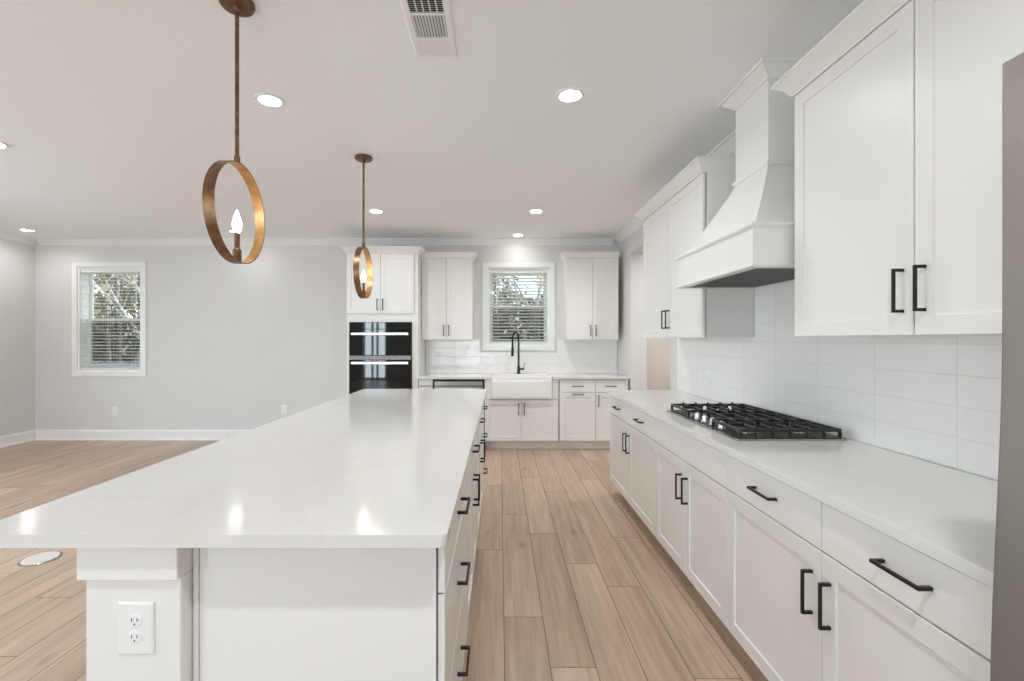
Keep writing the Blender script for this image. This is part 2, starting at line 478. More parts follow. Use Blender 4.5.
# floor planks along Y
random.seed(11)
PW, PL = 0.1925, 1.33
known = {-1: 3.0, 0: 2.27, 1: 1.92, 2: 2.81, 3: 2.55, 4: 1.857}
mb = MB()
bm = mb.bm
tones = []
x_end, y_end = 3.3, YB
k0 = math.floor((XL - T - 0.019) / PW)
k1 = math.ceil((x_end - 0.019) / PW)
for k in range(k0, k1):
    xa, xb = 0.019 + k * PW, 0.019 + (k + 1) * PW
    off = known.get(k, random.random() * PL)
    j0 = math.floor((YF - T - off) / PL); j1 = math.ceil((y_end + T - off) / PL)
    for j in range(j0, j1):
        ya, yb = max(YF - T, off + j * PL), min(y_end + T, off + (j + 1) * PL)
        if yb - ya < 0.01: continue
        xa_, xb_ = max(xa, XL - T), min(xb, x_end)
        g = 0.0013
        c = [(xa_ + g, ya + g), (xb_ - g, ya + g), (xb_ - g, yb - g), (xa_ + g, yb - g)]
        top = [bm.verts.new((x, y, 0.0)) for x, y in c]
        low = [bm.verts.new((x + (-g if i in (0, 3) else g), y + (-g if i < 2 else g), -0.0016)) for i, (x, y) in enumerate(c)]
        t = random.random()
        bm.faces.new(top); tones.append(t)
        for i in range(4):
            ff = bm.faces.new((top[i], low[i], low[(i + 1) % 4], top[(i + 1) % 4])); ff.material_index = 1; tones.append(t)
v = [bm.verts.new(p) for p in ((XL - T, YF - T, -0.0018), (x_end, YF - T, -0.0018), (x_end, YB + T, -0.0018), (XL - T, YB + T, -0.0018))]
fb = bm.faces.new(v); fb.material_index = 1; tones.append(0)
v2 = [bm.verts.new(p) for p in ((XL - T, YF - T, -0.1), (x_end, YF - T, -0.1), (x_end, YB + T, -0.1), (XL - T, YB + T, -0.1))]
fb = bm.faces.new(list(reversed(v2))); fb.material_index = 1; tones.append(0)
me = bpy.data.meshes.new('floor')
bm.to_mesh(me); bm.free()
me.materials.append(M['floor']); me.materials.append(M['floor_gap'])
attr = me.attributes.new('tone', 'FLOAT', 'FACE')
attr.data.foreach_set('value', tones)
fo = bpy.data.objects.new('floor', me); COL.objects.link(fo); struct(fo)

# ceiling crown, baseboards, tile
def crown_prof(drop, proj, top):
    return [(0, top), (0, top - drop), (0.008, top - drop), (0.012, top - drop + 0.012), (proj * 0.45, top - drop * 0.55),
            (proj * 0.82, top - drop * 0.22), (proj - 0.006, top - 0.016), (proj, top - 0.014), (proj, top)]
cp = crown_prof(0.082, 0.075, ZC - 0.0005)
e_ = 0.0006
struct(MB().sweep(cp, [(XR - e_, YB - 0.09), (XR - e_, YF + 0.1)]).build('trim_crown_right', M['trim'], smooth=25))
struct(MB().sweep(cp, [(XL + 0.076, YB - e_), (XR - 0.076, YB - e_)]).build('trim_crown_back', M['trim'], smooth=25))
struct(MB().sweep(cp, [(XL + e_, YF + 0.1), (XL + e_, YB - 0.002)]).build('trim_crown_left', M['trim'], smooth=25))
bprof = [(0, 0.0005), (0.026, 0.0005), (0.026, 0.012), (0.019, 0.022), (0.015, 0.024), (0.015, 0.118), (0.011, 0.130), (0.006, 0.137), (0.005, 0.145), (0, 0.145)]
struct(MB().sweep(bprof, [(XL + 0.03, YB - e_), (-1.95, YB - e_)]).build('baseboard_back', M['trim'], smooth=25))
struct(MB().sweep(bprof, [(XL + e_, YF + 0.1), (XL + e_, YB - 0.002)]).build('baseboard_left', M['trim'], smooth=25))
struct(MB().sweep(bprof, [(XR - e_, 6.0), (XR - e_, 5.68)]).build('baseboard_right', M['trim'], smooth=25))
struct(MB().box(XR - 0.009, XR - e_, 0.715, 4.14, 0.9203, 1.393).box(XR - 0.009, XR - e_, 2.00, 2.89, 1.3931, 1.76)
       .build('wall_tile_right', M['tile_side'], smooth=0))
struct(MB().box(XR - 0.011, XR - e_, 4.1401, 4.149, 0.921, 1.393, 0.002).build('trim_tile_edge', M['trim'], smooth=0))
TB = YB - 0.009
struct(MB().box(-1.02, -0.27, TB, YB - e_, 0.921, 1.381).box(-0.2699, 0.7799, TB, YB - e_, 0.921, 1.205).box(0.78, XR - 0.011, TB, YB - e_, 0.921, 1.381)
       .build('wall_tile_back', M['tile_back'], smooth=0))

# ------------------------------------------------------------------ the two double-hung windows
def hung_window(name, hole, casing, stool):
    x0, x1, z0, z1 = hole
    w0 = bpy.data.objects.new(name, None); w0.location = ((x0 + x1) / 2, YB, z0); COL.objects.link(w0); struct(w0)
    c = casing
    fr = frB
    mb = MB()   # flat casing round the opening, mitred
    rings = []
    for ins, h in ((0, 0.0008), (0, 0.017), (0.003, 0.02), (c - 0.006, 0.02), (c - 0.002, 0.016), (c, 0.0008)):
        a0, a1, b0, b1 = x0 - c + ins, x1 + c - ins, z0 - c + ins, z1 + c - ins
        rings.append([fr(a0, b0, h), fr(a1, b0, h), fr(a1, b1, h), fr(a0, b1, h)])
    mb.loops(rings, cap=False, closed=True)
    mb.build('casing', M['trim'], w0, smooth=25)
    mb = MB()   # jamb liner + sashes, set back in the wall
    j = 0.022
    for (a0, a1, b0, b1) in ((x0, x0 + j, z0, z1), (x1 - j, x1, z0, z1), (x0 + j, x1 - j, z0, z0 + j), (x0 + j, x1 - j, z1 - j, z1)):
        mb.fbox(fr, a0, a1, b0, b1, -0.19, -0.001)
    mb.build('jamb', M['jamb'], w0, smooth=0)
    zm = (z0 + z1) / 2
    def sash(b0, b1, d):
        mb = MB(); s = 0.04
        rings = []
        for ins, h in ((0, d - 0.03), (0, d), (s, d), (s, d - 0.03)):
            rings.append([fr(x0 + j + ins, b0 + ins, h), fr(x1 - j - ins, b0 + ins, h), fr(x1 - j - ins, b1 - ins, h), fr(x0 + j + ins, b1 - ins, h)])
        mb.loops(rings, cap=False, closed=True)
        o = mb.build('sash', M['vinyl'], w0, smooth=0)
        MB().fbox(fr, x0 + j + s, x1 - j - s, b0 + s, b1 - s, d - 0.018, d - 0.014).build('pane', M['glass'], o, smooth=0)
        return o
    sash(zm - 0.02, z1 - j, -0.150)
    sash(z0 + j, zm + 0.02, -0.117)
    MB().fbox(fr, x0 + j, x1 - j, z0 + j, zm, -0.186, -0.184).build('insect_screen', M['screen'], w0, smooth=0)
    return w0
hung_window('window_1', WIN1, 0.07, False)
hung_window('window_2', WIN2, 0.075, True)

def blind(hole, label, tilt, wand_side):
    x0, x1, z0, z1 = hole
    x0 += 0.026; x1 -= 0.026
    yc = YB + 0.038
    t = thing('window_blind', ((x0 + x1) / 2, yc, z1 - 0.025), label, 'blind')
    MB().box(x0, x1, yc - 0.028, yc + 0.028, z1 - 0.07, z1 - 0.0225, 0.003).build('headrail', M['blind'], t)
    mb = MB()
    z = z1 - 0.095
    dy, dz = 0.024 * math.cos(tilt), 0.024 * math.sin(tilt)
    while z > z0 + 0.062:
        ring = []
        for x in (x0 + 0.002, x1 - 0.002):
            ring.append([(x, yc - dy, z - dz), (x, yc, z + 0.004), (x, yc + dy, z + dz), (x, yc + dy, z + dz + 0.0025), (x, yc, z + 0.0065), (x, yc - dy, z - dz + 0.0025)])
        mb.loops(ring)
        z -= 0.0445
    mb.build('slats', M['blind'], t, smooth=0)
    MB().box(x0 + 0.002, x1 - 0.002, yc - 0.025, yc + 0.025, z0 + 0.026, z0 + 0.044, 0.003).build('bottom_rail', M['blind'], t)
    for f in (0.14, 0.5, 0.86):
        xx = x0 + (x1 - x0) * f
        MB().tube([(xx, yc - 0.027, z1 - 0.07), (xx, yc - 0.027, z0 + 0.04)], 0.0012, 5).tube([(xx, yc + 0.027, z1 - 0.07), (xx, yc + 0.027, z0 + 0.04)], 0.0012, 5).build('ladder_cord', M['blind'], t)
    xx = x0 + (0.09 if wand_side < 0 else (x1 - x0) - 0.05)
    MB().tube([(xx, yc - 0.034, z1 - 0.06), (xx, yc - 0.036, z1 - 0.62)], 0.0045, 8).build('tilt_wand', M['plastic'], t)
blind(WIN1, 'white slatted blind lowered over the window of the bare living wall', R(4), 1)
blind(WIN2, 'white slatted blind lowered over the window above the sink', R(-14), -1)

# ------------------------------------------------------------------ cabinet pieces
DT = 0.020      # front thickness
SHAKER = [(0, 0.0015), (0, DT - 0.0015), (0.0015, DT), (0.057, DT), (0.0585, DT - 0.007)]
SLAB = [(0, 0.0015), (0, DT - 0.002), (0.002, DT)]

def pull(fr, a, b, vert, parent, m=None, L=0.14, so=0.035):
    """square bar pull centred at (a,b) on a front"""
    m = m or M['black']
    mb = MB(); h = L / 2; w = 0.0048
    if vert:
        mb.fbox(fr, a - w, a + w, b - h, b + h, DT + so - 0.008, DT + so, 0.0012, 1)
        for s in (-1, 1): mb.fbox(fr, a - w, a + w, b + s * (h - w) - w, b + s * (h - w) + w, DT + 0.0002, DT + so - 0.007, 0.0008, 1)
    else:
        mb.fbox(fr, a - h, a + h, b - w, b + w, DT + so - 0.008, DT + so, 0.0012, 1)
        for s in (-1, 1): mb.fbox(fr, a + s * (h - w) - w, a + s * (h - w) + w, b - w, b + w, DT + 0.0002, DT + so - 0.007, 0.0008, 1)
    return mb.build('handle', m, parent)

G = 0.0026
def door(fr, a0, a1, b0, b1, par, handle=None, m=None, hm=None):
    """shaker door; handle = (a, b, vertical)"""
    d = MB().panel(fr, a0 + G, a1 - G, b0 + G, b1 - G, SHAKER).build('door', m or M['cab'], par, smooth=20)
    if handle: pull(fr, *handle, d, hm)
    return d
def drawer(fr, a0, a1, b0, b1, par, handle=None, hm=None):
    d = MB().panel(fr, a0 + G, a1 - G, b0 + G, b1 - G, SLAB).build('drawer', M['cab'], par, smooth=20)
    if handle: pull(fr, *handle, d, hm)
    return d
def base_body(fr, a0, a1, depth, par, kick=True):
    """carcass behind the fronts with a recessed toe kick"""
    mb = MB()
    mb.fbox(fr, a0 + 0.0008, a1 - 0.0008, 0.112, 0.8885, -depth, -0.02)
    mb.fbox(fr, a0 + 0.0008, a1 - 0.0008, 0.0005, 0.112, -depth, -0.075)
    bmesh.ops.remove_doubles(mb.bm, verts=mb.bm.verts, dist=1e-6)
    return mb.build('body', M['cab'], par, smooth=0)

ZD0, ZS, ZD1 = 0.116, 0.725, 0.880      # door bottom, drawer/door split, drawer top

# ---- cooktop run along the right wall (fronts face -X at X = 0.99)
XF = 0.99
frr = frame((XF + DT, 0, 0), (0, 1, 0), (-1, 0, 0))
DEP = XR - XF - DT - 0.002
HZ = 0.578
def run_base(y0, y1, split, label, false_front=False):
    c = thing('base_cabinet', (XF + DT + 0.2, (y0 + y1) / 2, 0), label, 'cabinet', 'white base cabinets along the cooktop wall')
    base_body(frr, y0, y1, DEP, c)
    if false_front:
        MB().panel(frr, y0 + G, y1 - G, ZS + G, ZD1 - G, SLAB).build('false_front', M['cab'], c, smooth=20)
    else:
        drawer(frr, y0, split, ZS, ZD1, c, ((y0 + split) / 2, 0.806, False))
        drawer(frr, split, y1, ZS, ZD1, c, ((y1 + split) / 2, 0.806, False))
    door(frr, y0, split, ZD0, ZS, c, (split - 0.040, HZ, True))
    door(frr, split, y1, ZD0, ZS, c, (split + 0.040, HZ, True))
    return c
Y0, Y1, Y2, Y3, Y4, Y5, Y6 = 0.818, 1.4095, 1.993, 2.452, 2.911, 3.529, 4.124
run_base(Y0, Y2, Y1, 'white base cabinet with two drawers and two doors between the refrigerator and the cooktop')
run_base(Y2, Y4, Y3, 'white base cabinet with a plain handleless top panel under the gas cooktop', True)
run_base(Y4, Y6, Y5, 'white two-drawer base cabinet at the end of the cooktop run beside the wall opening')

def slab(name, poly, label, loc):
    t = MB().prism(poly, 0.8895, 0.92, 0.002, 2).build(name, M['quartz'], None, smooth=30, origin=loc)
    return tag(t, label, 'countertop')
def rounded(x0, x1, y0, y1, r, n=5):
    out = []
    for cx, cy, a in ((x1 - r, y1 - r, 0), (x0 + r, y1 - r, 90), (x0 + r, y0 + r, 180), (x1 - r, y0 + r, 270)):
        for i in range(n + 1):
            t = R(a + 90 * i / n); out.append((cx + r * math.cos(t), cy + r * math.sin(t)))
    return out
slab('countertop', [(0.965, 0.72), (XR - 0.0093, 0.72), (XR - 0.0093, 4.150), (0.970, 4.150), (0.965, 4.145)],
     'long white quartz countertop carrying the gas cooktop along the tiled wall', (1.3, 2.4, 0.8895))

# ---- uppers on the right wall
XU = 1.285
fru = frame((XU + DT, 0, 0), (0, 1, 0), (-1, 0, 0))
ZU0, ZU1 = 1.393, 2.462
def cab_crown(path, par, z0=2.440, hgt=0.075, proj=0.065):
    pr = [(-0.004, z0 + hgt), (-0.004, z0), (0.006, z0), (0.008, z0 + 0.008), (0.016, z0 + 0.014), (0.024, z0 + 0.030), (0.040, z0 + 0.048),
          (proj - 0.008, z0 + hgt - 0.014), (proj, z0 + hgt - 0.010), (proj, z0 + hgt)]
    return MB().sweep(pr, path).build('crown', M['cab'], par, smooth=30)
def wall_cab(y0, y1, split, label):
    c = thing('wall_cabinet', (1.46, (y0 + y1) / 2, ZU0), label, 'cabinet', 'white wall cabinets beside the range hood')
    mb = MB().fbox(fru, y0, y1, ZU0, ZU1 + 0.03, -(XR - XU - DT - 0.001), -0.008)
    # underside lip
    mb.build('body', M['cab'], c, smooth=0)
    door(fru, y0, split, ZU0 - 0.004, 2.440, c, (split - 0.038, 1.533, True))
    door(fru, split, y1, ZU0 - 0.004, 2.440, c, (split + 0.038, 1.533, True))
    cab_crown([(XR - 0.076, y1 + 0.001), (XU, y1 + 0.001), (XU, y0 - 0.001), (XR - 0.076, y0 - 0.001)], c)
    return c
UN0, UN1, UN2 = 0.80, 1.419, 1.997
UF0, UF1, UF2 = 2.900, 3.503, 4.098
wall_cab(UN0, UN2, UN1, 'white two-door wall cabinet between the refrigerator and the range hood')
wall_cab(UF0, UF2, UF1, 'white two-door wall cabinet between the range hood and the wall opening')

# ---- range hood
hd = thing('range_hood', (1.37, 2.465, 1.70), 'white painted wooden range hood with a tapered chimney above the gas cooktop', 'range hood')
hx, hy0, hy1, hz0, hz1 = 1.124, 2.030, 2.886, 1.700, 1.886
xb = XR - 0.0105
mb = MB()
# apron: hollow skirt open underneath
ring = lambda x0, x1, y0, y1, z: [(x0, y0, z), (x1, y0, z), (x1, y1, z), (x0, y1, z)]
mb.loops([ring(hx + 0.035, xb - 0.02, hy0 + 0.035, hy1 - 0.035, hz0 + 0.03), ring(hx + 0.035, xb - 0.02, hy0 + 0.035, hy1 - 0.035, hz0),
          ring(hx, xb, hy0, hy1, hz0), ring(hx, xb, hy0, hy1, hz1)])
mb.build('apron', M['cab'], hd, smooth=0)
MB().box(hx + 0.036, xb - 0.021, hy0 + 0.036, hy1 - 0.036, hz0 + 0.004, hz0 + 0.029).build('filter_panel', M['baffle'], hd, smooth=0)
mb = MB()
cx0, cy0, cy1, cz = 1.352, 2.304, 2.622, 2.262
rings = []
NS = 10
for i in range(NS + 1):
    t = i / NS
    k = 1 - (1 - t) ** 1.10
    z = hz1 + (cz - hz1) * t
    rings.append(ring(hx + 0.018 + (cx0 - hx - 0.018) * k, XR - 0.0005 if z > 1.77 else xb, hy0 + 0.018 + (cy0 - hy0 - 0.018) * k, hy1 - 0.018 + (cy1 - hy1 + 0.018) * k, z))
mb.loops(rings).build('flared_canopy', M['cab'], hd, smooth=25)
MB().box(cx0, XR - 0.0005, cy0, cy1, cz + 0.0005, ZC - 0.001).build('chimney', M['cab'], hd, smooth=0)
def molding(par, x, y0, y1, z0, h, p, xback):
    pr = [(-0.003, z0), (p * 0.5, z0), (p, z0 + h * 0.4), (p, z0 + h * 0.7), (p * 0.6, z0 + h), (-0.003, z0 + h)]
    return MB().sweep(pr, [(xback, y1), (x, y1), (x, y0), (xback, y0)]).build('molding', M['cab'], par, smooth=30)
molding(hd, hx, hy0, hy1, 1.878, 0.022, 0.014, xb)
molding(hd, hx, hy0, hy1, 1.7005, 0.014, 0.008, xb)
molding(hd, cx0, cy0, cy1, 2.258, 0.022, 0.014, XR - 0.001)
pr = crown_prof(0.068, 0.070, ZC - 0.0008)
MB().sweep([(max(o, 0) if o > 0 else -0.002, z) for o, z in pr], [(XR - 0.078, cy1), (cx0, cy1), (cx0, cy0), (XR - 0.078, cy0)]).build('crown', M['cab'], hd, smooth=25)

# ---- gas cooktop
CX0, CX1, CY0, CY1 = 1.066, 1.570, 2.060, 2.928
ck = thing('gas_cooktop', ((CX0 + CX1) / 2, (CY0 + CY1) / 2, 0.92), 'black gas cooktop with cast iron grates and steel knobs on white quartz', 'cooktop')
MB().prism(rounded(CX0, CX1, CY0, CY1, 0.012), 0.9202, 0.929, 0.003, 2).build('base_plate', M['steel'], ck)
MB().prism(rounded(CX0 + 0.018, CX1 - 0.014, CY0 + 0.014, CY1 - 0.014, 0.012), 0.9292, 0.932, 0.001, 1).build('burner_pan', M['iron'], ck)
third = (CY1 - CY0 - 0.03) / 3
for i in range(3):
    ya = CY0 + 0.015 + i * third + 0.002
    yb = ya + third - 0.004
    xa = CX0 + (0.125 if i == 1 else 0.022)
    xbk = CX1 - 0.016
    mb = MB()
    zt, zb_, w = 0.972, 0.957, 0.0055
    bar = lambda x0, x1, y0, y1, z0=zb_, z1=zt: mb.box(x0, x1, y0, y1, z0, z1, 0.002, 1)
    bar(xa, xa + 2 * w, ya, yb); bar(xbk - 2 * w, xbk, ya, yb)
    bar(xa + 2 * w, xbk - 2 * w, ya, ya + 2 * w); bar(xa + 2 * w, xbk - 2 * w, yb - 2 * w, yb)
    ym = (ya + yb) / 2
    nx = 4 if i == 1 else 5
    for q in range(1, nx + 1):
        xx = xa + (xbk - xa) * q / (nx + 1)
        bar(xx - w, xx + w, ya - 0.0005, ym - 0.035, zb_ + 0.001, zt + 0.005)
        bar(xx - w, xx + w, ym + 0.035, yb + 0.0005, zb_ + 0.001, zt + 0.005)
        for yy in (ya, yb - 2 * w):
            mb.box(xx - 0.004, xx + 0.004, yy + 0.001, yy + 2 * w - 0.001, 0.9322, zb_)
            mb.box(xx - w, xx + w, yy, yy + 2 * w, zt, zt + 0.009, 0.002, 1)
    bar(xa + 0.02, (xa + xbk) / 2 - 0.09, ym - w, ym + w, zb_ + 0.001, zt + 0.003)
    bar((xa + xbk) / 2 - 0.05, (xa + xbk) / 2 + 0.05, ym - w, ym + w, zb_ + 0.001, zt + 0.003)
    bar((xa + xbk) / 2 + 0.09, xbk - 0.02, ym - w, ym + w, zb_ + 0.001, zt + 0.003)
    for xx in (xa, (xa + xbk) / 2 - w, xbk - 2 * w):
        for yy in (ya, yb - 2 * w):
            mb.hexa([(xx, yy, 0.9322), (xx + 2 * w, yy, 0.9322), (xx + 2 * w, yy + 2 * w, 0.9322), (xx, yy + 2 * w, 0.9322),
                     (xx - 0.001, yy - 0.001, zb_), (xx + 2 * w + 0.001, yy - 0.001, zb_), (xx + 2 * w + 0.001, yy + 2 * w + 0.001, zb_), (xx - 0.001, yy + 2 * w + 0.001, zb_)], 0.001, 1)
    mb.build('grate', M['iron'], ck)
bpos = [(1.19, CY0 + 0.15), (1.45, CY0 + 0.15), (1.36, (CY0 + CY1) / 2), (1.19, CY1 - 0.15), (1.45, CY1 - 0.15)]
for i, (x, y) in enumerate(bpos):
    r = 0.055 if i == 2 else 0.042
    b = MB().lathe([(r * 1.05, 0.9322), (r, 0.938), (r * 0.8, 0.942)], (x, y, 0), 20).build('burner', M['steel'], ck)
    MB().lathe([(r * 0.78, 0.9422), (r * 0.8, 0.946), (r * 0.7, 0.950), (r * 0.2, 0.951)], (x, y, 0), 20).build('burner_cap', M['iron'], b)
for i in range(5):
    y = 2.300 + i * 0.093
    k = MB().lathe([(0.019, 0.9322), (0.019, 0.936), (0.0165, 0.938), (0.0155, 0.960), (0.013, 0.963)], (1.115, y, 0), 18).build('knob', M['brightsteel'], ck)
    MB().box(1.111, 1.119, y - 0.0135, y + 0.0135, 0.9632, 0.968, 0.0015, 1).build('grip', M['brightsteel'], k)

# ---- refrigerator at the end of the run
FX, FY0, FY1, FZ = 0.7655, -0.215, 0.700, 1.797
rf = thing('refrigerator', (1.2, 0.24, 0), 'brushed stainless steel refrigerator beside the end of the quartz countertop', 'refrigerator')
MB().box(FX + 0.085, XR - 0.02, FY0 + 0.004, FY1 - 0.004, 0.03, FZ - 0.012, 0.003).build('body', M['baffle'], rf)
def bowed(y0, y1, z0, z1, name):
    """door shell whose face swells by a centimetre towards the foot"""
    rings = []
    for i in range(13):
        z = z0 + (z1 - z0) * i / 12
        f = min(1, max(0, (1.40 - z) / 0.6))
        x = FX - 0.019 * f * f * (3 - 2 * f)
        r = 0.006
        rings.append([(FX + 0.083, y0, z), (x + r, y0, z), (x + 0.3 * r, y0 + 0.3 * r, z), (x, y0 + r, z), (x, y1 - r, z), (x + 0.3 * r, y1 - 0.3 * r, z), (x + r, y1, z), (FX + 0.083, y1, z)])
    return MB().loops(rings).build(name, M['fridge'], rf, smooth=30)
ym = (FY0 + FY1) / 2
d1 = bowed(FY0, ym - 0.002, 0.70, FZ, 'door')
d2 = bowed(ym + 0.002, FY1, 0.70, FZ, 'door')
d3 = bowed(FY0, FY1, 0.06, 0.695, 'freezer_drawer')
for d, y in ((d1, ym - 0.045), (d2, ym + 0.045)):
    MB().tube([(FX - 0.013, y, 0.85), (FX - 0.055, y, 0.86), (FX - 0.06, y, 0.90), (FX - 0.06, y, 1.60), (FX - 0.055, y, 1.64), (FX + 0.002, y, 1.65)], 0.011, 10).build('handle', M['steel'], d)
MB().tube([(FX - 0.013, FY0 + 0.12, 0.62), (FX - 0.055, FY0 + 0.13, 0.62), (FX - 0.06, FY0 + 0.17, 0.62), (FX - 0.06, FY1 - 0.17, 0.62), (FX - 0.055, FY1 - 0.13, 0.62), (FX - 0.013, FY1 - 0.12, 0.62)], 0.011, 10).build('handle', M['steel'], d3)
for x in (FX + 0.12, XR - 0.1):
    for y in (FY0 + 0.06, FY1 - 0.06):
        MB().lathe([(0.02, 0.0003), (0.02, 0.029)], (x, y, 0), 12).build('foot', M['black'], rf)

# ---- back wall: oven tower, base cabinets, sink, uppers (fronts face -Y at Y = 5.69)
YFc = 5.69
frb = frame((0, YFc + DT, 0), (1, 0, 0), (0, -1, 0))
DB = YB - YFc - DT - 0.002
hm = M['black']
tw = thing('oven_cabinet', (-1.475, 6.0, 0), 'tall white cabinet built round the wall ovens', 'cabinet')
tx0, tx1 = -1.915, -1.025
mb = MB()
ox0, ox1, oz0, oz1 = -1.876, -1.102, 0.62, 1.598
# carcass with an oven-sized niche
for (a0, a1, b0, b1, c0) in ((tx0, ox0 - 0.002, 0.112, 2.47, -DB), (ox1 + 0.002, tx1, 0.112, 2.47, -DB), (ox0 - 0.002, ox1 + 0.002, oz1 + 0.002, 2.47, -DB),
                             (ox0 - 0.002, ox1 + 0.002, 0.112, oz0 - 0.002, -DB), (ox0 - 0.002, ox1 + 0.002, oz0 - 0.002, oz1 + 0.002, -DB)):
    c1 = 0 if not (b0 > 0.5 and b1 < 1.7) else -DB + 0.012
    mb.fbox(frb, a0, a1, b0, b1, c0, c1)
mb.fbox(frb, tx0, tx1, 0.0005, 0.112, -DB, -0.075)
mb.build('body', M['cab'], tw, smooth=0)
xm = (-1.905 - 1.075) / 2
door(frb, -1.912, xm, 1.705, 2.455, tw, (xm - 0.034, 1.818, True))
door(frb, xm, -1.070, 1.705, 2.455, tw, (xm + 0.034, 1.818, True))
door(frb, -1.912, -1.070, ZD0, 0.60, tw, (xm, 0.555, False))
cab_crown([(tx0, YB - 0.08), (tx0, YFc), (tx1, YFc), (tx1, 5.875)], tw, 2.455, 0.075, 0.065)

ov = thing('wall_oven', (-1.49, 5.95, oz0), 'black glass and stainless double wall oven in the tall white cabinet', 'oven')
frv = frame((0, YFc, 0), (1, 0, 0), (0, -1, 0))
MB().fbox(frv, ox0 + 0.006, ox1 - 0.006, oz0 + 0.004, oz1 - 0.004, -0.55, -0.004).build('body', M['baffle'], ov, smooth=0)
def oven_door(b0, b1, hz, name):
    d = MB().panel(frv, ox0 + 0.004, ox1 - 0.004, b0, b1, [(0, -0.0035), (0, 0.018), (0.002, 0.02)]).build(name, M['glassblack'], ov, smooth=0)
    hmb = MB()
    hmb.fbox(frv, ox0 + 0.040, ox1 - 0.028, hz - 0.016, hz + 0.016, 0.048, 0.066, 0.005, 2)
    for a in (ox0 + 0.06, ox1 - 0.06): hmb.fbox(frv, a - 0.008, a + 0.008, hz - 0.010, hz + 0.010, 0.0202, 0.049)
    hmb.build('handle', M['brightsteel'], d)
    return d
MB().panel(frv, ox0 + 0.004, ox1 - 0.004, 1.512, oz1 - 0.002, [(0, -0.0035), (0, 0.016), (0.002, 0.018)]).build('control_panel', M['glassblack'], ov, smooth=0)
oven_door(1.186, 1.509, 1.452, 'upper_door')
MB().panel(frv, ox0 + 0.004, ox1 - 0.004, 1.130, 1.182, [(0, -0.0035), (0, 0.016), (0.002, 0.018)]).build('steel_divider', M['divider'], ov, smooth=0)
oven_door(0.66, 1.127, 1.092, 'lower_door')
MB().panel(frv, ox0 + 0.004, ox1 - 0.004, oz0 + 0.003, 0.657, [(0, -0.0035), (0, 0.014), (0.002, 0.016)]).build('bottom_trim', M['steel'], ov, smooth=0)

def base_at_back(x0, x1, label):
    c = thing('base_cabinet', ((x0 + x1) / 2, 6.0, 0), label, 'cabinet', 'white base cabinets along the window wall')
    return c
bx = [-1.022, -0.838, -0.192, 0.725, 1.190, 1.597]
c = base_at_back(bx[0], bx[1], 'narrow white base cabinet between the oven cabinet and the dishwasher')
base_body(frb, bx[0], bx[1], DB, c)
drawer(frb, bx[0] + 0.02, bx[1], ZS, ZD1, c, ((bx[0] + bx[1]) / 2 + 0.01, 0.806, False))
door(frb, bx[0] + 0.02, bx[1], ZD0, ZS, c, (bx[1] - 0.035, HZ, True))
# sink base: carcass lowered at the front under the apron sink
c = base_at_back(bx[2], bx[3], 'white two-door base cabinet under the farmhouse sink')
sx0, sx1, sz0, sz1, sy0, sy1 = -0.108, 0.648, 0.645, 0.923, YFc - 0.035, 6.115
mb = MB()
mb.fbox(frb, bx[2] + 0.0008, bx[3] - 0.0008, 0.112, 0.636, -DB, 0)
mb.fbox(frb, bx[2] + 0.0008, sx0 - 0.002, 0.636, 0.8885, -DB, 0)
mb.fbox(frb, sx1 + 0.002, bx[3] - 0.0008, 0.636, 0.8885, -DB, 0)
mb.fbox(frb, bx[2] + 0.0008, bx[3] - 0.0008, 0.0005, 0.112, -DB, -0.075)
mb.build('body', M['cab'], c, smooth=0)
for (a0, a1) in ((bx[2], sx0 - 0.003), (sx1 + 0.003, bx[3])):
    MB().fbox(frb, a0 + 0.001, a1, 0.636, 0.880, 0.0005, DT).build('filler_strip', M['cab'], c, smooth=0)
xm = 0.268
door(frb, bx[2], xm, ZD0, 0.632, c, (xm - 0.034, 0.52, True))
door(frb, xm, bx[3], ZD0, 0.632, c, (xm + 0.034, 0.52, True))
c = base_at_back(bx[3], bx[4], 'white pull-out base cabinet with a horizontal pull on its door right of the sink')
base_body(frb, bx[3], bx[4], DB, c)
drawer(frb, bx[3] + 0.018, bx[4], ZS, ZD1, c, (0.967, 0.803, False))
door(frb, bx[3] + 0.018, bx[4], ZD0, ZS, c, (0.967, 0.697, False))
c = base_at_back(bx[4], bx[5], 'narrow white drawer-and-door base cabinet in the corner by the wall opening')
base_body(frb, bx[4], bx[5], DB, c)
drawer(frb, bx[4], 1.560, ZS, ZD1, c, (1.375, 0.803, False))
door(frb, bx[4], 1.560, ZD0, ZS, c, (bx[4] + 0.034, 0.62, True))
MB().fbox(frb, 1.5615, bx[5] - 0.0008, ZD0, ZD1, 0.0005, DT).build('filler_strip', M['cab'], c, smooth=0)

dw = thing('dishwasher', (-0.515, 6.0, 0), 'stainless steel dishwasher under the counter between the ovens and the sink', 'dishwasher')
MB().fbox(frb, bx[1] + 0.004, bx[2] - 0.004, 0.02, 0.878, -DB + 0.02, -0.004).build('body', M['darkgap'], dw, smooth=0)
dd = MB().panel(frb, bx[1] + 0.022, bx[2] - 0.024, 0.13, 0.800, [(0, -0.003), (0, 0.022), (0.003, 0.025)]).build('door', M['steel'], dw, smooth=0)
MB().panel(frb, bx[1] + 0.022, bx[2] - 0.024, 0.806, 0.862, [(0, -0.003), (0, 0.022), (0.003, 0.025)]).build('control_strip', M['steel'], dw, smooth=0)
MB().tube([frb(bx[1] + 0.07, 0.775, 0.026), frb(bx[1] + 0.07, 0.775, 0.06), frb(bx[2] - 0.07, 0.775, 0.06), frb(bx[2] - 0.07, 0.775, 0.026)], 0.009, 10).build('handle', M['brightsteel'], dd)
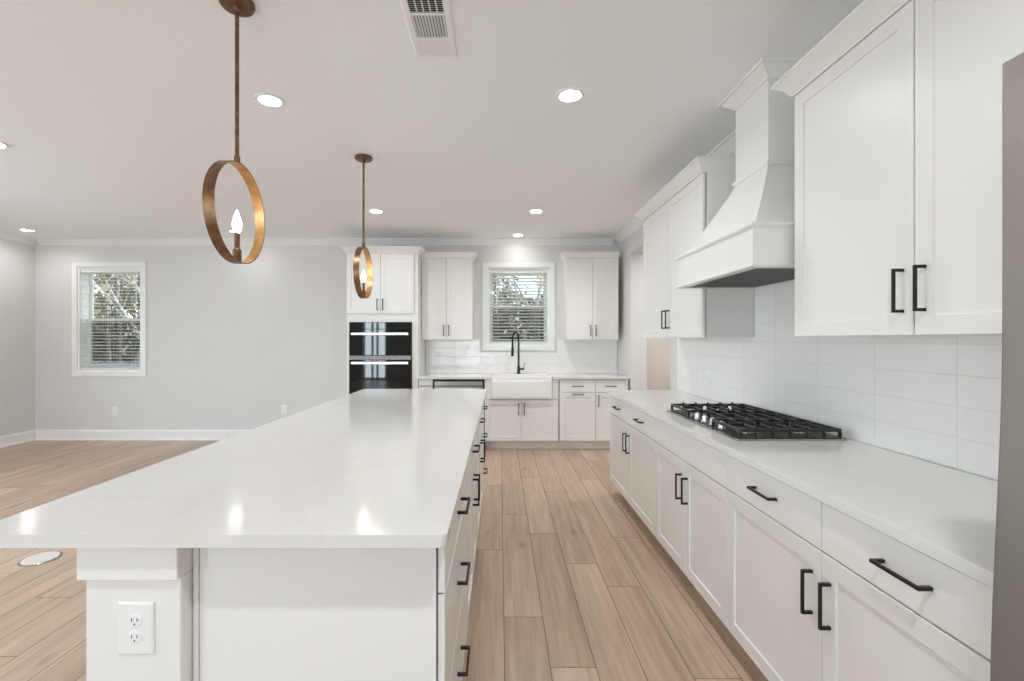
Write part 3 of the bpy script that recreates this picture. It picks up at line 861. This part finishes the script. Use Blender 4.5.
MB().fbox(frb, bx[1] + 0.01, bx[2] - 0.01, 0.001, 0.12, -0.09, -0.06).build('kick_plate', M['darkgap'], dw, smooth=0)

yk = YFc - 0.025
slab('countertop', [(-1.022, yk), (sx0 - 0.003, yk), (sx0 - 0.003, sy1 - 0.02), (sx1 + 0.003, sy1 - 0.02), (sx1 + 0.003, yk), (1.604, yk), (1.604, YB - 0.010), (-1.022, YB - 0.010)],
     'white quartz countertop round the farmhouse sink below the window', (0.29, 6.0, 0.8895))

# apron-front sink
sk = thing('farmhouse_sink', (0.27, 5.9, sz0), 'white apron-front farmhouse sink set into the quartz below the window', 'sink')
yt = sy1 - 0.024
rr = lambda i, z: [(x, y, z) for x, y in rounded(sx0 + i, sx1 - i, sy0 + i, yt - i, max(0.012, 0.02))]
mb = MB()
mb.loops([rr(0.004, sz0), rr(0, sz0 + 0.006), rr(0, sz1 - 0.006), rr(0.004, sz1), rr(0.020, sz1), rr(0.024, sz1 - 0.006), rr(0.030, sz0 + 0.05), rr(0.07, sz0 + 0.03)])
mb.build('basin', M['porcelain'], sk, smooth=40)
frs = frame((0, sy0, 0), (1, 0, 0), (0, -1, 0))
MB().panel(frs, sx0 + 0.024, sx1 - 0.024, sz0 + 0.02, sz1 - 0.052, [(0, 0.0004), (0, 0.005), (0.006, 0.007)]).build('apron_panel', M['porcelain'], sk, smooth=0)
MB().lathe([(0.045, sz0 + 0.0305), (0.045, sz0 + 0.034), (0.03, sz0 + 0.034), (0.01, sz0 + 0.032)], (0.27, 5.88, 0), 20).build('drain', M['steel'], sk)

# faucet
fx, fy = 0.252, 6.165
fc = thing('kitchen_faucet', (fx, fy, 0.92), 'matte black gooseneck pull-down faucet behind the farmhouse sink', 'faucet')
MB().lathe([(0.028, 0.9203), (0.028, 0.926), (0.021, 0.934), (0.019, 1.02), (0.016, 1.03)], (fx, fy, 0), 20).build('base', M['black'], fc)
ddx, ddy = -0.42, -0.907
rad = 0.105
pts = [(fx, fy, 1.03), (fx, fy, 1.15), (fx, fy, 1.27), (fx, fy, 1.375)]
for i in range(1, 13):
    a = math.pi * i / 12
    r_ = rad * (1 - math.cos(a))
    pts.append((fx + ddx * r_, fy + ddy * r_, 1.375 + rad * math.sin(a)))
ex, ey = fx + ddx * 2 * rad, fy + ddy * 2 * rad
pts += [(ex, ey, 1.33), (ex, ey, 1.28)]
MB().tube(pts, 0.0125, 12).build('spout', M['black'], fc)
MB().lathe([(0.013, 1.282), (0.017, 1.272), (0.018, 1.20), (0.020, 1.165), (0.012, 1.163)], (ex, ey, 0), 16).build('spray_head', M['black'], fc)
mb = MB().tube([(fx + 0.015, fy, 0.985), (fx + 0.075, fy, 0.987)], 0.014, 12)
mb.build('valve', M['black'], fc)
MB().tube([(fx + 0.066, fy, 0.995), (fx + 0.072, fy - 0.004, 1.03), (fx + 0.078, fy - 0.006, 1.075)], [0.006, 0.005, 0.0045], 10).build('lever', M['black'], fc)

# uppers on the back wall
YUf = 5.95
frw = frame((0, YUf + DT, 0), (1, 0, 0), (0, -1, 0))
def back_upper(x0, x1, split, open_sides, label):
    c = thing('wall_cabinet', ((x0 + x1) / 2, 6.12, ZU0 - 0.012), label, 'cabinet', 'white wall cabinets beside the window')
    MB().fbox(frw, x0, x1, 1.381, 2.47, -(YB - YUf - DT - 0.001), -0.008).build('body', M['cab'], c, smooth=0)
    door(frw, x0, split, 1.379, 2.440, c, (split - 0.034, 1.500, True))
    door(frw, split, x1, 1.379, 2.440, c, (split + 0.034, 1.500, True))
    if open_sides == 'r': p = [(x0, YUf), (x1, YUf), (x1, YB - 0.08)]
    else: p = [(x0, YB - 0.08), (x0, YUf), (x1, YUf)]
    cab_crown(p, c)
    return c
back_upper(-1.022, -0.360, -0.700, 'r', 'white two-door wall cabinet between the oven cabinet and the sink window')
back_upper(0.866, 1.545, 1.210, 'l', 'white two-door wall cabinet in the corner between the sink window and the wall opening')

# ------------------------------------------------------------------ island
IX = -0.141
fri = frame((IX - DT, 0, 0), (0, 1, 0), (1, 0, 0))
IB0 = -0.765
DI = (IX - DT) - IB0
def island_cab(y0, y1, kind, label):
    c = thing('base_cabinet', ((IX + IB0) / 2, (y0 + y1) / 2, 0), label, 'cabinet', 'white island cabinets')
    base_body(fri, y0, y1, DI, c)
    ym = (y0 + y1) / 2
    drawer(fri, y0, y1, ZS, ZD1, c, (ym, 0.806, False))
    if kind == 'drawers':
        drawer(fri, y0, y1, 0.420, ZS, c, (ym, 0.573, False))
        drawer(fri, y0, y1, ZD0, 0.420, c, (ym, 0.272, False))
    else:
        door(fri, y0, ym, ZD0, ZS, c, (ym - 0.040, 0.590, True))
        door(fri, ym, y1, ZD0, ZS, c, (ym + 0.040, 0.590, True))
    return c
island_cab(1.170, 1.980, 'drawers', 'white three-drawer island cabinet against the island end panel with the post')
island_cab(1.980, 2.820, 'doors', 'white two-door island cabinet next to the wide three-drawer unit')
island_cab(2.820, 3.660, 'doors', 'white two-door island cabinet next to the narrow drawer unit at the sink end')
island_cab(3.660, 4.050, 'drawers', 'narrow white three-drawer island cabinet at the sink end of the island')
ip = thing('island_end_panel', (-0.46, 1.16, 0), 'plain white panel closing the near end of the island', 'panel')
MB().box(-0.763, IX - DT - 0.001, 1.160, 1.1685, 0.0005, 0.8885, 0.0015, 1).build('panel', M['cab'], ip)
MB().box(-0.7765, -0.7635, 1.154, 1.1685, 0.0005, 0.8885, 0.002, 1).build('corner_strip', M['cab'], ip)
kw = thing('island_knee_wall', (-0.90, 2.6, 0), 'white post and knee wall carrying the seating side of the island top', 'post')
MB().box(-1.010, -0.7785, 1.1695, 4.05, 0.0005, 0.8885).build('wall_panel', M['cab'], kw, smooth=0)
MB().box(-1.010, -0.7785, 1.114, 1.169, 0.0005, 0.796, 0.002, 1).build('shaft', M['cab'], kw)
mb = MB().box(-1.021, -0.7775, 1.100, 1.1690, 0.7965, 0.8885, 0.002, 1)
mb.build('capital', M['cab'], kw)
MB().box(-1.018, -0.7780, 1.106, 1.1695, 0.0008, 0.10, 0.003, 1).build('plinth', M['cab'], kw)
slab('island_countertop', rounded(-1.268, -0.124, 1.069, 4.27, 0.016), 'large white quartz island countertop under the two ring pendants', (-0.7, 2.65, 0.8895))

# ------------------------------------------------------------------ outlets
def outlet(fr, a, b, w, h, label, horiz=False, loc=(0, 0, 0)):
    t = thing('electrical_outlet', fr(a, b, 0.001), label, 'outlet')
    MB().panel(fr, a - w / 2, a + w / 2, b - h / 2, b + h / 2, [(0, 0.0006), (0, 0.003), (0.004, 0.006)]).build('cover_plate', M['plastic'], t, smooth=25)
    k = (h if not horiz else w) / 0.127
    for s in (-1, 1):
        da, db = (0, s * 0.020 * k) if not horiz else (s * 0.020 * k, 0)
        ring = lambda rad_, c: [fr(a + da + rad_ * math.cos(q * math.pi / 8), b + db + 0.86 * rad_ * math.sin(q * math.pi / 8), c) for q in range(16)]
        f = MB().loops([ring(0.0175 * k, 0.0062), ring(0.0175 * k, 0.0078), ring(0.0165 * k, 0.0084)]).build('receptacle', M['plastic'], t, smooth=30)
        mb = MB()
        L = lambda u, v: (a + da + (u if not horiz else v) * k, b + db + (v if not horiz else u) * k)
        for u, hh in ((-0.0065, 0.0045), (0.0065, 0.0037)):
            ca, cb = L(u, 0.003)
            x_, y_ = (0.0011 * k, hh * k) if not horiz else (hh * k, 0.0011 * k)
            mb.fbox(fr, ca - x_, ca + x_, cb - y_, cb + y_, 0.0085, 0.0088)
        ca, cb = L(0, -0.0075)
        mb.loops([[fr(ca + 0.0024 * k * math.cos(q * math.pi / 5), cb + 0.0024 * k * math.sin(q * math.pi / 5), c) for q in range(10)] for c in (0.0085, 0.0088)])
        mb.build('slots', M['slot'], f, smooth=0)
    return t
outlet(frame((0, 1.114, 0), (1, 0, 0), (0, -1, 0)), -0.8845, 0.6755, 0.088, 0.127, 'large white duplex outlet on the island post')
outlet(frB, -5.29, 0.40, 0.075, 0.118, 'white wall outlet on the bare wall below the living window')
outlet(frB, -2.965, 0.425, 0.075, 0.118, 'white wall outlet on the bare wall beside the oven cabinet')
outlet(frame((0, TB, 0), (1, 0, 0), (0, -1, 0)), 1.216, 1.115, 0.118, 0.075, 'white sideways outlet on the tile under the corner wall cabinet', True)
outlet(frame((XR - 0.009, 0, 0), (0, 1, 0), (-1, 0, 0)), 3.535, 1.085, 0.078, 0.118, 'white outlet on the side tile beyond the gas cooktop')

# floor box cover
fd = thing('floor_outlet_cover', (-2.886, 2.87, 0), 'round beige cover plate set in the wood floor beside the island', 'floor cover')
MB().lathe([(0.100, 0.0004), (0.100, 0.003), (0.094, 0.006), (0.090, 0.006)], (-2.886, 2.87, 0), 32).build('rim', M['steel'], fd)
MB().lathe([(0.089, 0.0004), (0.089, 0.0075), (0.084, 0.0085), (0.01, 0.0088)], (-2.886, 2.87, 0), 32).build('lid', M['discplate'], fd)

# ------------------------------------------------------------------ pendants
def pendant(x, y, zc, rad, rot, label):
    p = thing('ring_pendant', (x, y, ZC), label, 'pendant light', 'ring pendants over the island')
    MB().lathe([(0.066, ZC - 0.0006), (0.066, ZC - 0.014), (0.060, ZC - 0.022), (0.016, ZC - 0.025), (0.012, ZC - 0.045), (0.008, ZC - 0.047)], (x, y, 0), 28).build('canopy', M['bronze'], p)
    MB().tube([(x, y, ZC - 0.046), (x, y, zc + rad + 0.012)], 0.0078, 12).build('rod', M['bronze'], p)
    MB().lathe([(0.010, zc + rad + 0.034), (0.0115, zc + rad + 0.030), (0.0115, zc + rad + 0.001), (0.009, zc + rad + 0.0005)], (x, y, 0), 14).build('coupling', M['bronze'], p)
    n = 72; hw = 0.021; th = 0.0035
    mb = MB()
    c_, s_ = math.cos(rot), math.sin(rot)
    def pt(a, rr_, w):
        u = rr_ * math.cos(a)
        return (x + u * c_ - w * s_, y + u * s_ + w * c_, zc + rr_ * math.sin(a))
    rings = []
    for k in range(n):
        a = 2 * math.pi * k / n
        rings.append([pt(a, rad, -hw), pt(a, rad, hw), pt(a, rad - th, hw), pt(a, rad - th, -hw)])
    mb.loops(rings, cap=False, closed=True)
    ringo = mb.build('ring', M['bronze'], p, smooth=30)
    mb = MB()
    rings = []
    for k in range(n):
        a = 2 * math.pi * k / n
        rings.append([pt(a, rad - th - 0.0003, -hw + 0.001), pt(a, rad - th - 0.0003, hw - 0.001), pt(a, rad - th - 0.0012, hw - 0.001), pt(a, rad - th - 0.0012, -hw + 0.001)])
    mb.loops(rings, cap=False, closed=True)
    MBo = mb.build('inner_lining', M['gold'], ringo, smooth=30)
    zb = zc - rad + th + 0.002
    MB().lathe([(0.013, zb), (0.017, zb + 0.004), (0.017, zb + 0.048), (0.012, zb + 0.054)], (x, y, 0), 18).build('socket_cup', M['bronze'], p)
    MB().lathe([(0.0105, zb + 0.0545), (0.0105, zb + 0.118)], (x, y, 0), 16).build('candle_sleeve', M['bronze'], p)
    z0 = zb + 0.1185
    MB().lathe([(0.007, z0), (0.011, z0 + 0.006), (0.0165, z0 + 0.025), (0.0175, z0 + 0.036), (0.015, z0 + 0.052), (0.009, z0 + 0.072), (0.003, z0 + 0.088), (0.0008, z0 + 0.093)], (x, y, 0), 18).build('bulb', M['bulb'], p)
    return p
pendant(-1.076, 1.87, 1.893, 0.203, R(93), 'bronze ring pendant over the outlet-post end of the island')
pendant(-1.032, 3.456, 1.884, 0.194, R(91.5), 'bronze ring pendant over the sink end of the island')

# ------------------------------------------------------------------ recessed lights and the ceiling register
LP = 3.4
def can(x, y, label, power=LP):
    c = thing('recessed_light', (x, y, ZC), label, 'ceiling light', 'white recessed ceiling lights')
    MB().loops([[(x + r * math.cos(k * math.pi / 16), y + r * math.sin(k * math.pi / 16), z) for k in range(32)] for r, z in
                ((0.082, ZC - 0.0006), (0.082, ZC - 0.004), (0.077, ZC - 0.008), (0.061, ZC - 0.008), (0.058, ZC - 0.0006))], cap=False, closed=True).build('trim_ring', M['trim'], c)
    MB().lathe([(0.057, ZC - 0.0008), (0.057, ZC - 0.0045), (0.052, ZC - 0.0058), (0.01, ZC - 0.0062)], (x, y, 0), 32).build('lens', M['lens'], c)
    l = light('lamp', 'AREA', (0, 0, -0.012), power, (0, 0, 0), (0.95, 0.98, 1.0), shape='DISK', size=0.11)
    l.data.spread = R(150)
    l.parent = c
cans = [(-1.326, 2.635, 'recessed ceiling light above the island between the two ring pendants'),
        (0.395, 2.58, 'recessed ceiling light above the aisle in front of the range hood'),
        (-1.33, 4.90, 'recessed ceiling light in front of the oven cabinet'),
        (0.386, 4.90, 'recessed ceiling light above the aisle in front of the farmhouse sink'),
        (0.237, 6.02, 'recessed ceiling light close to the crown above the sink window'),
        (-5.95, 5.75, 'recessed ceiling light in the corner of the empty living area'),
        (-3.36, 5.80, 'recessed ceiling light behind the near ring pendant'),
        (-3.56, 3.21, 'recessed ceiling light cut by the picture edge over the living area')]
for x, y, l_ in cans: can(x, y, l_, (1.6 if x < -5 else 0.4) if y > 5.5 else 7.0 if x < -1.5 else (3.4 if y < 3 else 7.0) if x > 0 else 2.8)
for x, y in ((0.39, 0.2), (-1.33, 0.2), (-3.5, 0.2), (-5.95, 3.21), (0.39, -2.2), (-3.5, -2.2), (2.5, 5.0)):  # unseen lamps of the ceiling grid, plus one added to brighten the hall
    light('lamp_unseen', 'AREA', (x, y, ZC - 0.012), (13.0 if x > 1 else 10.0) if x > 0 else 5.0 if x < -1.5 else LP, (0, 0, 0), (0.95, 0.98, 1.0), shape='DISK', size=0.11, spread=R(150))

vt = thing('ceiling_vent', (-0.305, 2.01, ZC), 'white rectangular louvred air vent in the kitchen ceiling', 'vent')
vx0, vx1, vy0, vy1 = -0.408, -0.205, 1.800, 2.227
mb = MB()
zc = ZC - 0.0006
fw = 0.030
mb.loops([[(vx0 + i, vy0 + i, z), (vx1 - i, vy0 + i, z), (vx1 - i, vy1 - i, z), (vx0 + i, vy1 - i, z)] for i, z in ((0, zc), (0, zc - 0.003), (0.006, zc - 0.009), (fw, zc - 0.009), (fw, zc))], cap=False, closed=True)
ix0, ix1, iy0, iy1 = vx0 + fw, vx1 - fw, vy0 + fw, vy1 - fw
for yy in (1.930, 2.085):
    mb.box(ix0, ix1, yy - 0.006, yy + 0.006, zc - 0.009, zc - 0.002)
mb.build('face_frame', M['trim'], vt, smooth=20)
MB().box(ix0 + 0.0005, ix1 - 0.0005, iy0 + 0.0005, iy1 - 0.0005, zc - 0.0012, zc).build('duct_shade', M['darkgap'], vt, smooth=0)  # near-black sheet standing in for the shade inside the duct
mb = MB()
n = 11
for i in range(n):           # middle bank: blades along Y
    x = ix0 + (ix1 - ix0) * (i + 0.5) / n
    mb.hexa([(x - 0.0042, 1.9365, zc - 0.0088), (x - 0.0012, 1.9365, zc - 0.0088), (x - 0.0012, 2.0785, zc - 0.0088), (x - 0.0042, 2.0785, zc - 0.0088),
             (x + 0.0012, 1.9365, zc - 0.0016), (x + 0.0042, 1.9365, zc - 0.0016), (x + 0.0042, 2.0785, zc - 0.0016), (x + 0.0012, 2.0785, zc - 0.0016)])
y = 2.096
while y < iy1 - 0.002:       # far bank: blades leaning towards the kitchen's rear, seen closed
    mb.hexa([(ix0, y + 0.006, zc - 0.0088), (ix1, y + 0.006, zc - 0.0088), (ix1, y + 0.0075, zc - 0.0088), (ix0, y + 0.0075, zc - 0.0088),
             (ix0, y - 0.005, zc - 0.0016), (ix1, y - 0.005, zc - 0.0016), (ix1, y - 0.0035, zc - 0.0016), (ix0, y - 0.0035, zc - 0.0016)])
    y += 0.0095
y = iy0 + 0.004
while y < 1.918:             # near bank: blades leaning the other way, seen open, with four cross bars behind
    mb.hexa([(ix0, y - 0.003, zc - 0.0088), (ix1, y - 0.003, zc - 0.0088), (ix1, y - 0.0016, zc - 0.0088), (ix0, y - 0.0016, zc - 0.0088),
             (ix0, y + 0.003, zc - 0.0050), (ix1, y + 0.003, zc - 0.0050), (ix1, y + 0.0044, zc - 0.0050), (ix0, y + 0.0044, zc - 0.0050)])
    y += 0.0115
for i in range(1, 5):
    x = ix0 + (ix1 - ix0) * i / 5
    mb.box(x - 0.003, x + 0.003, iy0 + 0.001, 1.923, zc - 0.0048, zc - 0.0016)
mb.build('louvres', M['trim'], vt, smooth=0)
MB().tube([((vx0 + vx1) / 2, 2.199, zc - 0.009), ((vx0 + vx1) / 2, 2.199, zc - 0.016)], 0.003, 8).build('damper_lever', M['trim'], vt)

# ------------------------------------------------------------------ outside the two windows
gmb = MB().box(-40, 25, YB + T + 0.01, 45, -0.5, -0.25)
go = gmb.build('ground', M['earth'], smooth=0); struct(go)
random.seed(5)
def tree(x, y, h, label, leaf, nleaf, bark, spread=1.0, lean=0.0, depth=3, crown0=0.35):
    t = thing('tree', (x, y, -0.25), label, 'tree', 'trees outside the windows')
    mb = MB(); tips = []
    def grow(p, d, L, r, lv):
        n = 4; pts = [p]; rs = [r]
        q = Vector(p)
        for i in range(n):
            d = (d + Vector((random.uniform(-1, 1), random.uniform(-1, 1), random.uniform(-0.2, 0.6))) * 0.16).normalized()
            q = q + d * (L / n); pts.append(tuple(q)); rs.append(r * (1 - 0.55 * (i + 1) / n))
            tips.append((Vector(q), lv))
            if lv > 0 and (lv < depth or i >= 1):
                for _ in range(2 if lv > 1 else 2):
                    a = random.uniform(0, 2 * math.pi)
                    nd_ = (d * 0.55 + Vector((math.cos(a), math.sin(a), random.uniform(-0.1, 0.6))) * 0.8 * spread).normalized()
                    grow(tuple(q), nd_, L * random.uniform(0.42, 0.62), rs[-1] * 0.62, lv - 1)
        mb.tube(pts, rs, 5)
    grow((x, y, -0.25), Vector((lean, 0, 1)).normalized(), h, h * 0.022, depth)
    mb.build('trunk', M[bark], t, smooth=60)
    if nleaf:
        lb = MB()
        cand = [p for p, lv in tips if lv < depth and p.z > h * crown0 - 0.25]
        for _ in range(nleaf):
            p = random.choice(cand) + Vector((random.gauss(0, 0.22), random.gauss(0, 0.22), random.gauss(0, 0.18)))
            s = random.uniform(0.05, 0.11)
            u = Vector((random.gauss(0, 1), random.gauss(0, 1), random.gauss(0, 1))).normalized()
            w = u.cross(Vector((random.gauss(0, 1), random.gauss(0, 1), random.gauss(0, 1)))).normalized()
            lb.bm.faces.new([lb.bm.verts.new(p + u * s), lb.bm.verts.new(p + w * s * 0.55), lb.bm.verts.new(p - u * s), lb.bm.verts.new(p - w * s * 0.55)])
        bmm = lb
        bmm.build('foliage', M[leaf], t, smooth=0)
    return t
tree(-8.05, 9.9, 3.2, 'bare pale-barked tree outside the living window', 'leafolive', 260, 'barkpale', 0.8, 0.03)
tree(-11.6, 13.6, 3.6, 'dark bare tree outside the living window beyond the board fence', 'leafolive', 1500, 'bark', 0.8)
tree(-15.5, 18.6, 4.6, 'leafy tree farthest out beyond the board fence', 'leafdark', 4500, 'bark', 0.9)
tree(0.62, 9.6, 2.9, 'pale bare tree outside the sink window', 'leafolive', 200, 'barkpale', 0.8, 0.02)
tree(-0.7, 13.4, 4.2, 'olive-leaved tree outside the sink window', 'leafolive', 8000, 'bark', 0.8)
tree(3.0, 18.6, 4.8, 'dark leafy tree at the back outside the sink window', 'leafdark', 7000, 'bark', 0.9)

# dense brush at the back of the yard
lb = MB()
for _ in range(26000):
    x = random.uniform(-24, 8)
    hh = 1.9 + 0.7 * math.sin(x * 0.9) + 0.5 * math.sin(x * 2.3 + 1)
    z = random.uniform(-0.3, 1) ** 1 * 1.0
    z = -0.2 + (hh + 1.5) * random.random()
    y = 23 + random.uniform(-0.9, 0.9) + 0.6 * math.sin(x * 1.7)
    p = Vector((x, y, z)); s = random.uniform(0.10, 0.20)
    u = Vector((random.gauss(0, 1), random.gauss(0, 1), random.gauss(0, 1))).normalized()
    w = u.cross(Vector((random.gauss(0, 1), random.gauss(0, 1), random.gauss(0, 1)))).normalized()
    f = lb.bm.faces.new([lb.bm.verts.new(p + u * s), lb.bm.verts.new(p + w * s * 0.6), lb.bm.verts.new(p - u * s), lb.bm.verts.new(p - w * s * 0.6)])
    f.material_index = 0 if random.random() < 0.6 else 1
br = lb.build('undergrowth', [M['leafdark'], M['leafolive']], smooth=0)
tag(br, 'dense dark brush at the back of the yard', 'undergrowth', kind='stuff')

rl = thing('yard_fence', (-8.8, 9.0, -0.25), 'low white board fence in the yard outside the living window', 'fence')
MB().box(-11.5, -6.9, 8.99, 9.03, 0.78, 0.93, 0.004).build('top_board', M['trim'], rl)
for x in (-11.3, -9.9, -8.5, -7.05):
    MB().box(x - 0.045, x + 0.045, 9.031, 9.12, -0.249, 0.90, 0.004).build('fence_post', M['trim'], rl)
